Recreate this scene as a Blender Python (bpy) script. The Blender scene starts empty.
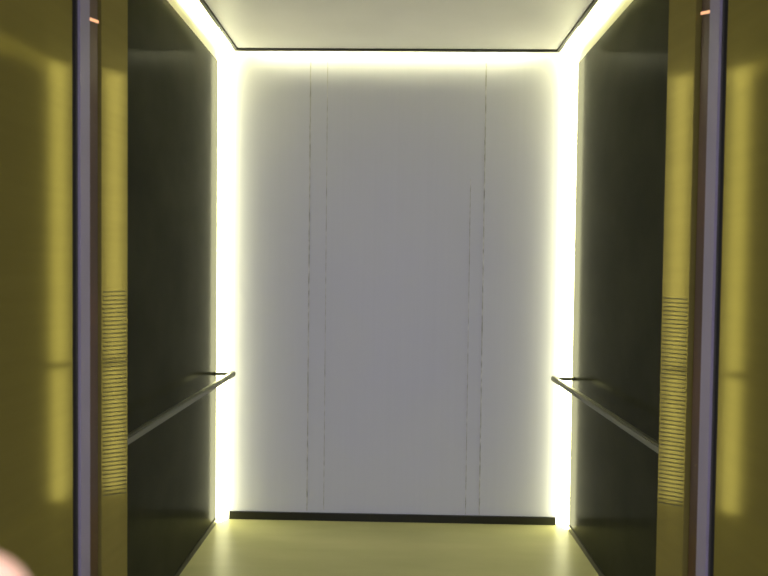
import bpy, bmesh, math
from mathutils import Vector, Matrix
sc = bpy.context.scene
C = sc.collection

# ---------------------------------------------------------------- camera
CX, CZ, YAW, PIT, ROL, F = 0.0045, 1.4519, 0.0177, 0.0250, 0.0117, 590.0
fw = Vector((-math.sin(YAW)*math.cos(PIT), math.cos(YAW)*math.cos(PIT), -math.sin(PIT)))
rt = Vector((math.cos(YAW), math.sin(YAW), 0)); up = rt.cross(fw)
r2 = rt*math.cos(ROL)+up*math.sin(ROL); u2 = up*math.cos(ROL)-rt*math.sin(ROL)
cd = bpy.data.cameras.new('camera'); cam = bpy.data.objects.new('camera', cd); C.objects.link(cam)
m = Matrix.Identity(4)
for i in range(3):
    m[i][0] = r2[i]; m[i][1] = u2[i]; m[i][2] = -fw[i]
m[0][3], m[1][3], m[2][3] = CX, 0.0, CZ
cam.matrix_world = m
cd.sensor_width = 36; cd.lens = 36*F/768; cd.clip_start = .01
cd.dof.use_dof = True; cd.dof.focus_distance = 30.0
cd.dof.aperture_fstop = (cd.lens/1000)/0.0035
sc.camera = cam

# ---------------------------------------------------------------- world, lights, exposure
w = bpy.data.worlds.new('world'); sc.world = w; w.use_nodes = True
bg = w.node_tree.nodes['Background']; bg.inputs[0].default_value = (.82, .82, 1.0, 1); bg.inputs[1].default_value = 2.1
sc.view_settings.view_transform = 'Standard'; sc.view_settings.look = 'None'
sc.view_settings.gamma = 1; sc.view_settings.use_curve_mapping = False
sc.view_settings.exposure = 0.0
sl = bpy.data.lights.new('finger_spot', 'SPOT'); sl.energy = 62; sl.spot_size = math.radians(26); sl.spot_blend = .5  # unseen spot added above the hand to brighten the fingertip
sl.color = (1, .86, .78); sl.shadow_soft_size = .04
so = bpy.data.objects.new('finger_spot', sl); C.objects.link(so); so.location = (-.18, .1, 2.38)

LED = (1.0, .97, .56); LED_E = 11.0
COVE_E = 62.0

# ---------------------------------------------------------------- helpers
def mat(name, col, rough=.5, metal=0, spec=.5, noise=None, tint=None, bump=None, emit=None, es=0, coat=0, sss=0):
    M = bpy.data.materials.new(name); M.use_nodes = True
    nt = M.node_tree; b = nt.nodes['Principled BSDF']
    b.inputs['Base Color'].default_value = (*col, 1); b.inputs['Roughness'].default_value = rough
    b.inputs['Metallic'].default_value = metal; b.inputs['Specular IOR Level'].default_value = spec
    b.inputs['Coat Weight'].default_value = coat
    if tint: b.inputs['Specular Tint'].default_value = (*tint, 1)
    if sss:
        b.inputs['Subsurface Weight'].default_value = sss; b.inputs['Subsurface Radius'].default_value = (.01, .004, .002)
    if emit:
        b.inputs['Emission Color'].default_value = (*emit, 1); b.inputs['Emission Strength'].default_value = es
    if noise:
        sx, sy, sz, amt = noise
        tc = nt.nodes.new('ShaderNodeTexCoord'); mp = nt.nodes.new('ShaderNodeMapping'); nz = nt.nodes.new('ShaderNodeTexNoise')
        mp.inputs['Scale'].default_value = (sx, sy, sz); nz.inputs['Scale'].default_value = 1; nz.inputs['Detail'].default_value = 4
        nt.links.new(tc.outputs['Object'], mp.inputs[0]); nt.links.new(mp.outputs[0], nz.inputs[0])
        cr = nt.nodes.new('ShaderNodeValToRGB')
        cr.color_ramp.elements[0].position = .3; cr.color_ramp.elements[1].position = .7
        cr.color_ramp.elements[0].color = (*[c*(1-amt) for c in col], 1)
        cr.color_ramp.elements[1].color = (*[min(1, c*(1+amt)) for c in col], 1)
        nt.links.new(nz.outputs[0], cr.inputs[0]); nt.links.new(cr.outputs[0], b.inputs['Base Color'])
        if bump:
            bp = nt.nodes.new('ShaderNodeBump'); bp.inputs['Strength'].default_value = bump; bp.inputs['Distance'].default_value = .001
            nt.links.new(nz.outputs[0], bp.inputs['Height']); nt.links.new(bp.outputs[0], b.inputs['Normal'])
    return M

MS = dict(
    back=mat('brushed_grey_steel', (.71, .72, .82), .42, .0, .25, (40, 40, .8, .008)),
    side=mat('dark_gloss_laminate', (.036, .037, .022), .14, 0, .012, (3, 3, 3, .15)),
    cove=mat('cream_cove_paint', (.75, .73, .60), .6),
    ceil=mat('satin_white_panel', (.92, .90, .90), .45, 0, .4, (4, 4, 4, .02)),
    rim=mat('dark_grey_rim', (.06, .06, .05), .5, .3),
    floor=mat('olive_beige_vinyl', (.42, .41, .215), .30, 0, .08, (1.2, 5, 1, .10)),
    base=mat('black_skirting', (.012, .012, .010), .3),
    seam=mat('grey_joint', (.55, .55, .58), .6, 0, .5, (90, 90, 25, .45)),
    rail=mat('satin_dark_steel', (.20, .20, .13), .32, .8),
    bronze=mat('polished_bronze_steel', (.155, .130, .030), .09, .22, .0, (3, 3, 40, .04)),
    bronze2=mat('bronze_steel_return', (.19, .158, .042), .10, .20, .0, (3, 3, 40, .04)),
    slot=mat('slot_bronze', (.05, .042, .015), .5, .2),
    brown=mat('dark_brown_door_edge', (.060, .024, .009), .3, .1, .3, (5, 5, 3, .35)),
    grey=mat('grey_aluminium_edge', (.22, .19, .255), .45, .1, .5, (5, 5, 3, .08)),
    rubber=mat('black_rubber', (.02, .018, .015), .6),
    led=mat('led_diffuser', (.8, .8, .7), .4, emit=LED, es=LED_E),
    coveb=mat('rear_cove_diffuser', (.8, .8, .7), .4, emit=LED, es=19),
    covel=mat('cove_led_diffuser', (.8, .8, .7), .4, emit=LED, es=COVE_E),
    alu=mat('aluminium', (.6, .6, .58), .4, .8),
    amber=mat('amber_glint', (.6, .3, .15), .4, emit=(1, .5, .25), es=.9),  # orange reflection put in as a glowing colour
    lwall=mat('lobby_paint', (.45, .43, .40), .7, 0, .3, (2, 2, 2, .04)),
    lfloor=mat('lobby_stone', (.20, .18, .15), .3, 0, .5, (3, 3, 3, .15)),
    lamp=mat('finger_spot_lens', (.8, .8, .8), .4, emit=(1, .9, .8), es=3),
    skin=mat('skin', (.80, .50, .40), .5, 0, .4, (60, 60, 60, .05), sss=.15),
    nail=mat('fingernail', (.85, .62, .55), .3, 0, .5),
    sleeve=mat('grey_knit_sleeve', (.10, .10, .12), .9, 0, .2, (200, 200, 200, .3)),
)

def link(name, bm, M, parent=None, smooth=False):
    bmesh.ops.recalc_face_normals(bm, faces=bm.faces)
    me = bpy.data.meshes.new(name); bm.to_mesh(me); bm.free(); me.materials.append(MS[M])
    if smooth:
        for p in me.polygons: p.use_smooth = True
    o = bpy.data.objects.new(name, me); C.objects.link(o)
    if parent: 
        o.parent = parent; o.matrix_parent_inverse = Matrix.Translation(-parent.location)
    return o
def box(bm, x0, x1, y0, y1, z0, z1, bev=0):
    vs = [bm.verts.new(((x0+x1)/2+(x1-x0)/2*a, (y0+y1)/2+(y1-y0)/2*b, (z0+z1)/2+(z1-z0)/2*c)) for a in (-1, 1) for b in (-1, 1) for c in (-1, 1)]
    fs = [bm.faces.new([vs[i] for i in q]) for q in ((0, 1, 3, 2), (4, 6, 7, 5), (0, 4, 5, 1), (2, 3, 7, 6), (0, 2, 6, 4), (1, 5, 7, 3))]
    if bev:
        es = list({e for f in fs for e in f.edges}); bmesh.ops.bevel(bm, geom=es, offset=bev, segments=2, affect='EDGES')
def prism(bm, pts, z0, z1):
    a = [bm.verts.new((x, y, z0)) for x, y in pts]; b = [bm.verts.new((x, y, z1)) for x, y in pts]
    n = len(pts); bm.faces.new(a); bm.faces.new(b[::-1])
    for i in range(n): bm.faces.new((a[i], a[(i+1) % n], b[(i+1) % n], b[i]))
def tube(bm, path, r, n=14):
    rings = []
    for i, p in enumerate(path):
        p = Vector(p)
        d = (Vector(path[min(i+1, len(path)-1)])-Vector(path[max(i-1, 0)])).normalized()
        a = d.cross(Vector((0, 0, 1)))
        if a.length < .1: a = d.cross(Vector((1, 0, 0)))
        a.normalize(); b = d.cross(a)
        rings.append([bm.verts.new(p+a*r*math.cos(t*2*math.pi/n)+b*r*math.sin(t*2*math.pi/n)) for t in range(n)])
    for i in range(len(rings)-1):
        for k in range(n): bm.faces.new((rings[i][k], rings[i][(k+1) % n], rings[i+1][(k+1) % n], rings[i+1][k]))
    bm.faces.new(rings[0]); bm.faces.new(rings[-1][::-1])
def mk(f, *a, **k):
    bm = bmesh.new(); f(bm, *a, **k); return bm
def thing(name, label, cat, loc=(0, 0, 0), group=None):
    o = bpy.data.objects.new(name, None); C.objects.link(o); o.location = loc; o.empty_display_size = .1
    o['label'] = label; o['category'] = cat
    if group: o['group'] = group
    return o
def struct(o, label, cat):
    o['kind'] = 'structure'; o['label'] = label; o['category'] = cat
    return o

W, YB, YF = 1.022, 3.42, 1.588
WS = {-1: 1.010, 1: 1.018}   # side wall distances left and right of the opening's axis
DU = {-1: .007, 1: .012}    # how far the parked doors and jambs stand back
ZC, ZU = 2.695, 2.86        # floating panel underside, upper ceiling
PW, PB = .8865, 3.30

# ---------------------------------------------------------------- cab shell
struct(link('floor', mk(box, -W-.05, W+.05, YF-.02, YB+.05, -.06, 0), 'floor'), 'glossy olive beige lift floor between the two dark side walls', 'floor')
struct(link('wall_back', mk(box, -W-.05, W+.05, YB, YB+.05, 0, ZU), 'back'), 'plain grey steel rear wall with faint vertical joints', 'wall')
for s, nm in ((-1, 'left'), (1, 'right')):
    a, b = sorted((s*WS[s], s*(WS[s]+.05)))
    o = struct(link('wall_'+nm, mk(box, a, b, YF, YB, 0, 2.64), 'side'), 'dark glossy %s side wall of the lift with a handrail' % nm, 'wall')
    link('cove_band', mk(box, a, b, YF, YB, 2.64, ZU), 'cove', o)
    # front wall of the cab behind the return panel
    u0, u1 = sorted((s*(.735+DU[s]), s*(WS[s]+.05)))
struct(link('ceiling', mk(box, -W-.05, W+.05, YF-.09, YB+.05, ZU, ZU+.05), 'cove'), 'cream upper ceiling showing above the floating panel', 'ceiling')
# seams on the back wall
for i, x in enumerate((-.493, -.395, .435, .515)):
    ww = .0035 if i in (0, 3) else .002
    struct(link('trim_%d' % (i+1), mk(box, x-ww, x+ww, YB-.0012, YB, .05, 2.66 if i != 2 else 2.0), 'seam'),
           ['leftmost thin grey vertical joint on the rear wall', 'second thin vertical joint from the left on the rear wall',
            'short faint vertical joint left of the right hand one', 'rightmost thin grey vertical joint on the rear wall'][i], 'trim')
struct(link('baseboard_back', mk(box, -W+.073, W-.065, YB-.012, YB, 0, .045, .002), 'base'), 'low black skirting along the foot of the rear wall', 'baseboard')
for s, nm in ((-1, 'left'), (1, 'right')):
    a, b = sorted((s*WS[s], s*(WS[s]-.006)))
    struct(link('baseboard_'+nm, mk(box, a, b, YF, YB-.07, 0, .03), 'base'), 'low black skirting along the foot of the %s side wall' % nm, 'baseboard')

# ---------------------------------------------------------------- floating ceiling panel with its cove strips
cp = thing('ceiling_panel', 'large off-white floating ceiling panel with a thin dark rim', 'ceiling panel', (0, 2.5, ZC))
link('panel', mk(box, -PW, PW, YF+.05, PB, ZC, ZC+.035, .003), 'ceil', cp)
def rim(bm):
    t = .016
    box(bm, -PW-t, PW+t, PB, PB+t, ZC-.010, ZC+.036)
    box(bm, -PW-t, -PW, YF+.05, PB, ZC-.010, ZC+.036)
    box(bm, PW, PW+t, YF+.05, PB, ZC-.010, ZC+.036)
link('rim', mk(rim), 'rim', cp)
def susp(bm, x, y): tube(bm, [(x, y, ZC+.03), (x, y, ZU)], .008)
for x in (-.6, .6):
    for y in (1.9, 3.0): link('hanger', mk(susp, x, y), 'alu', cp)
for s, nm in ((-1, 'left'), (1, 'right')):
    t = thing('cove_light', 'strip light hidden above the %s edge of the floating ceiling panel' % nm, 'light', (s*.8, 2.5, ZC+.035), 'cove strip lights above the ceiling panel')
    a, b = sorted((s*.80, s*.83)); link('housing', mk(box, a, b, YF+.1, 3.24, ZC+.035, ZC+.07), 'alu', t)
    a, b = sorted((s*.83, s*.838)); link('diffuser', mk(box, a, b, YF+.1, 3.24, ZC+.04, ZC+.07), 'covel', t)
t = thing('cove_light', 'strip light above the rear edge of the ceiling panel washing the back wall', 'light', (0, 3.24, ZC+.035), 'cove strip lights above the ceiling panel')
link('housing', mk(box, -.79, .79, 3.25, 3.28, ZC+.035, ZC+.105), 'alu', t)
link('diffuser', mk(box, -.79, .79, 3.28, 3.288, ZC+.05, ZC+.10), 'coveb', t)

# ---------------------------------------------------------------- corner light profiles
for s, nm in ((-1, 'left'), (1, 'right')):
    t = thing('corner_light', 'glowing white full-height light strip in the rear %s corner of the lift' % nm, 'light', (s*WS[s], YB, 0), 'vertical corner lights')
    L, B = .072, .055      # legs along the side wall and along the back wall
    link('diffuser', mk(prism, [(s*(WS[s]-.002), YB-L), (s*(WS[s]-.022), YB-L+.006), (s*(WS[s]-B+.006), YB-.022), (s*(WS[s]-B), YB-.002), (s*(WS[s]-.002), YB-.002)], .004, 2.84), 'led', t, False)
    link('end_cap', mk(prism, [(s*(WS[s]-.001), YB-L), (s*(WS[s]-.023), YB-L+.006), (s*(WS[s]-B+.005), YB-.023), (s*(WS[s]-B), YB-.001), (s*(WS[s]-.001), YB-.001)], 2.84, 2.85), 'alu', t)

# ---------------------------------------------------------------- handrails
for s, nm in ((-1, 'left'), (1, 'right')):
    t = thing('handrail', 'slim dark steel handrail along the %s side wall' % nm, 'handrail', (s*WS[s], 2.6, .87), 'side wall handrails')
    X = s*.908; z = .872
    def railbm(bm):
        box(bm, *sorted((X-.013, X+.013)), 1.72, 3.340, z-.017, z+.012, .005)
    link('rail', mk(railbm), 'rail', t)
    for y in (1.80, 3.322):
        def br(bm):
            box(bm, *sorted((X, s*(WS[s]-.006))), y-.010, y+.010, z-.010, z+.006, .002)
        b = link('bracket', mk(br), 'rail', t)
        def pl(bm): box(bm, *sorted((s*(WS[s]-.007), s*W)), y-.012, y+.012, z-.013, z+.010, .002)
        link('wall_plate', mk(pl), 'rail', b)

# ---------------------------------------------------------------- return panels, doors, frame on each side
ZT = 2.30
def side_front(s, nm):
    # cab return panel, splayed nine degrees; polished face turned to the opposite corner
    u0, y0 = .720, YF; u1, y1 = .7365, 1.479
    t = thing('return_panel', 'polished bronze steel return panel at the %s edge of the cab opening, slotted lower down' % nm, 'panel', (s*.73, 1.54, 0), 'cab return panels')
    link('panel_face', mk(prism, [(s*u0, y0), (s*u1, y1), (s*(WS[s]+.05), y1), (s*(WS[s]+.05), y0)], 0, ZU), 'bronze2', t)
    def slots(bm):
        nrm = Vector((-s*(y0-y1), 0, 0)); d = Vector((s*(u1-u0), y1-y0)).normalized(); n = Vector((-s*abs(d.y), -abs(d.x)))
        for k in range(50):
            z = .845+k*.0112
            a = Vector((s*u0, y0))+d*.006; b = Vector((s*u1, y1))-d*.006
            dz = (1.40-z)*.05
            prism(bm, [a[:], b[:], (b+n*.0012)[:], (a+n*.0012)[:]], z, z+.0026)
            bm.verts.ensure_lookup_table()
            for v in bm.verts[-8:]:
                if abs(v.co.y-y0) > abs(v.co.y-y1): v.co.z += dz
    link('vent_slots', mk(slots), 'slot', t)
    # car door leaf parked behind the return, only its edge shows
    d = thing('door_%d' % (1 if s < 0 else 2), 'dark brown leading edge of the open %s car door' % nm, 'door', (s*.74, 1.45, 0))
    d['kind'] = 'structure'
    link('leaf', mk(box, *sorted((s*(.745+DU[s]), s*1.50)), 1.426, 1.468, .01, 2.28), 'bronze', d)
    link('door_edge', mk(box, *sorted((s*(.733+DU[s]), s*(.746+DU[s]))), 1.424, 1.470, .01, 2.28, .003), 'brown', d)
    if True:
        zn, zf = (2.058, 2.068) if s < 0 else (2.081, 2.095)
        def glintb(bm):
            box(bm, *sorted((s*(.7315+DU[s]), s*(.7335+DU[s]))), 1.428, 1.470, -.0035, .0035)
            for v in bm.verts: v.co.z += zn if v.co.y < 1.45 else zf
        link('orange_glint', mk(glintb), 'amber', d)  # glowing bar standing in for an orange reflection on the door edge
    # landing door leaf
    d = thing('door_%d' % (3 if s < 0 else 4), 'pale grey leading edge of the open %s landing door' % nm, 'door', (s*.74, 1.39, 0))
    d['kind'] = 'structure'
    link('leaf', mk(box, *sorted((s*(.735+DU[s]), s*1.50)), 1.362, 1.412, .01, 2.28), 'bronze', d)
    link('door_edge', mk(box, *sorted((s*(.722+DU[s]), s*(.736+DU[s]))), 1.3625, 1.4115, .01, 2.28, .003), 'grey', d)
    link('edge_seal', mk(box, *sorted((s*(.726+DU[s]), s*(.732+DU[s]))), 1.4115, 1.4145, .01, 2.28), 'rubber', d)
    link('edge_seal', mk(box, *sorted((s*(.7265+DU[s]), s*(.740+DU[s]))), 1.3555, 1.3625, .01, 2.28), 'rubber', d)
    # landing frame jamb, splayed five degrees
    f = thing('door_frame', 'broad polished bronze landing door jamb on the %s, nearest the camera' % nm, 'door frame', (s*.74, 1.17, 0), 'landing door jambs')
    ya, yb = 1.338, .98; ua = .7255+DU[s]; ub = ua+(ya-yb)*.084
    link('jamb', mk(prism, [(s*ua, ya), (s*ub, yb), (s*(ub+.06), yb), (s*(ub+.06), yb+.03), (s*(ua+.05), ya)], 0, ZT), 'bronze', f)
    link('architrave', mk(box, *sorted((s*(ub+.003), s*(ub+.09))), yb-.012, yb, 0, ZT+.09, .002), 'bronze', f)
    # lobby wall
    struct(link('wall_front_'+nm, mk(box, *sorted((s*(ub+.062), s*2.6)), yb+.002, yb+.16, 0, 2.6), 'lwall'), 'painted lobby wall beside the %s landing door jamb' % nm, 'wall')
side_front(-1, 'left'); side_front(1, 'right')
struct(link('wall_front_header', mk(box, -2.6, 2.6, .982, 1.35, 2.30, 2.9), 'lwall'), 'lobby wall above the lift opening', 'wall')
struct(link('trim_5', mk(box, -1.6, 1.6, 1.35, YF, 2.30, 2.9), 'bronze'), 'door header above the open lift doors', 'trim')
# sills and lobby floor
struct(link('trim_6', mk(box, -.80, .80, 1.35, YF-.02, -.05, .0), 'alu'), 'metal door sill at the lift threshold', 'trim')
struct(link('floor_lobby', mk(box, -2.6, 2.6, -2.5, 1.35, -.06, 0), 'lfloor'), 'stone lobby floor in front of the lift', 'floor')

# ---------------------------------------------------------------- hand at the lower left, close to the lens
def on_pix(px, py, d):
    return Vector((CX, 0, CZ))+(fw+r2*((px-384)/F)+u2*((288-py)/F))*d
tip = on_pix(24, 567, .10)
e1 = Vector((.62, .30, .72)).normalized()      # along the index finger
e2 = Vector((-.75, .10, .60)); e2 = (e2-e1*e2.dot(e1)).normalized()   # across the palm to the little finger
e3 = e1.cross(e2)                              # back of the hand / palm axis
hand = thing('hand', 'blurred pink fingertip of a hand at the lower left corner, close to the lens', 'hand', tip)
def L(a, b, c): return tip+e1*a+e2*b+e3*c
verts = []; edges = []; rad = []
def addv(p, r, par=None):
    verts.append(p); rad.append(r)
    if par is not None: edges.append((par, len(verts)-1))
    return len(verts)-1
wr = addv(L(-.17, .035, 0), .026)
fa = addv(L(-.25, .04, .0), .030, wr); fb = addv(L(-.36, .045, .0), .036, fa)
pm = addv(L(-.135, .033, 0), .027, wr)
kn = []
for i, (ln, b, cu) in enumerate(((0, .0, 0), (.004, .022, .25), (-.006, .043, .4), (-.022, .062, .55))):
    k = addv(L(-.082-.004*i, b, 0), .0115-.0006*i, pm)
    p = k; r0 = (.0102, .0104, .0098, .0086)[i]
    base = Vector((-.082-.004*i, b, 0)); ang = 0
    for j, sg in enumerate((.040, .025, .019)):
        ang += cu*(1.2 if j else .8)+(.06 if i == 0 else 0)
        sgl = sg*(1+.08*(i == 1)-.22*(i == 3))
        base = base+Vector((math.cos(ang)*sgl, .001*i, math.sin(ang)*sgl))
        p = addv(L(*base), r0*(1-.07*j), p)
q = addv(L(-.145, .008, .006), .016, wr); q = addv(L(-.115, -.022, .018), .0135, q)
q = addv(L(-.085, -.034, .026), .0115, q); q = addv(L(-.062, -.036, .030), .0098, q)
me = bpy.data.meshes.new('hand_skin'); me.from_pydata([v-tip for v in verts], edges, [])
ho = bpy.data.objects.new('palm_and_fingers', me); C.objects.link(ho); ho.parent = hand
sm = ho.modifiers.new('skin', 'SKIN'); sb = ho.modifiers.new('sub', 'SUBSURF'); sb.levels = 2; sb.render_levels = 2
if not me.skin_vertices: pass
for i, sv in enumerate(me.skin_vertices[0].data):
    sv.radius = (rad[i], rad[i]); sv.use_root = (i == 0)
sm.use_smooth_shade = True
dg = bpy.context.evaluated_depsgraph_get(); em = bpy.data.meshes.new_from_object(ho.evaluated_get(dg)); ho.modifiers.clear(); ho.data = em
em.materials.clear(); em.materials.append(MS['skin'])
for p in em.polygons: p.use_smooth = True; p.material_index = 0
def slv(bm):
    tube(bm, [L(-.235, .039, 0), L(-.26, .0405, 0), L(-.30, .0425, 0), L(-.37, .046, 0)], .043, 20)
link('sleeve', mk(slv), 'sleeve', hand, True)

# unseen can for the spot added to light the fingertip
lt = thing('finger_spot_can', 'round can of the added spot above the hand, out of view', 'light', (-.18, .1, 2.42))
def ringb(bm): tube(bm, [(-.18, .1, 2.43), (-.18, .1, 2.50)], .055, 24)
link('can', mk(ringb), 'alu', lt)
struct(link('ceiling_lobby', mk(box, -2.6, 2.6, -.5, .98, 2.5, 2.56), 'lwall'), 'lobby ceiling in front of the lift', 'ceiling')
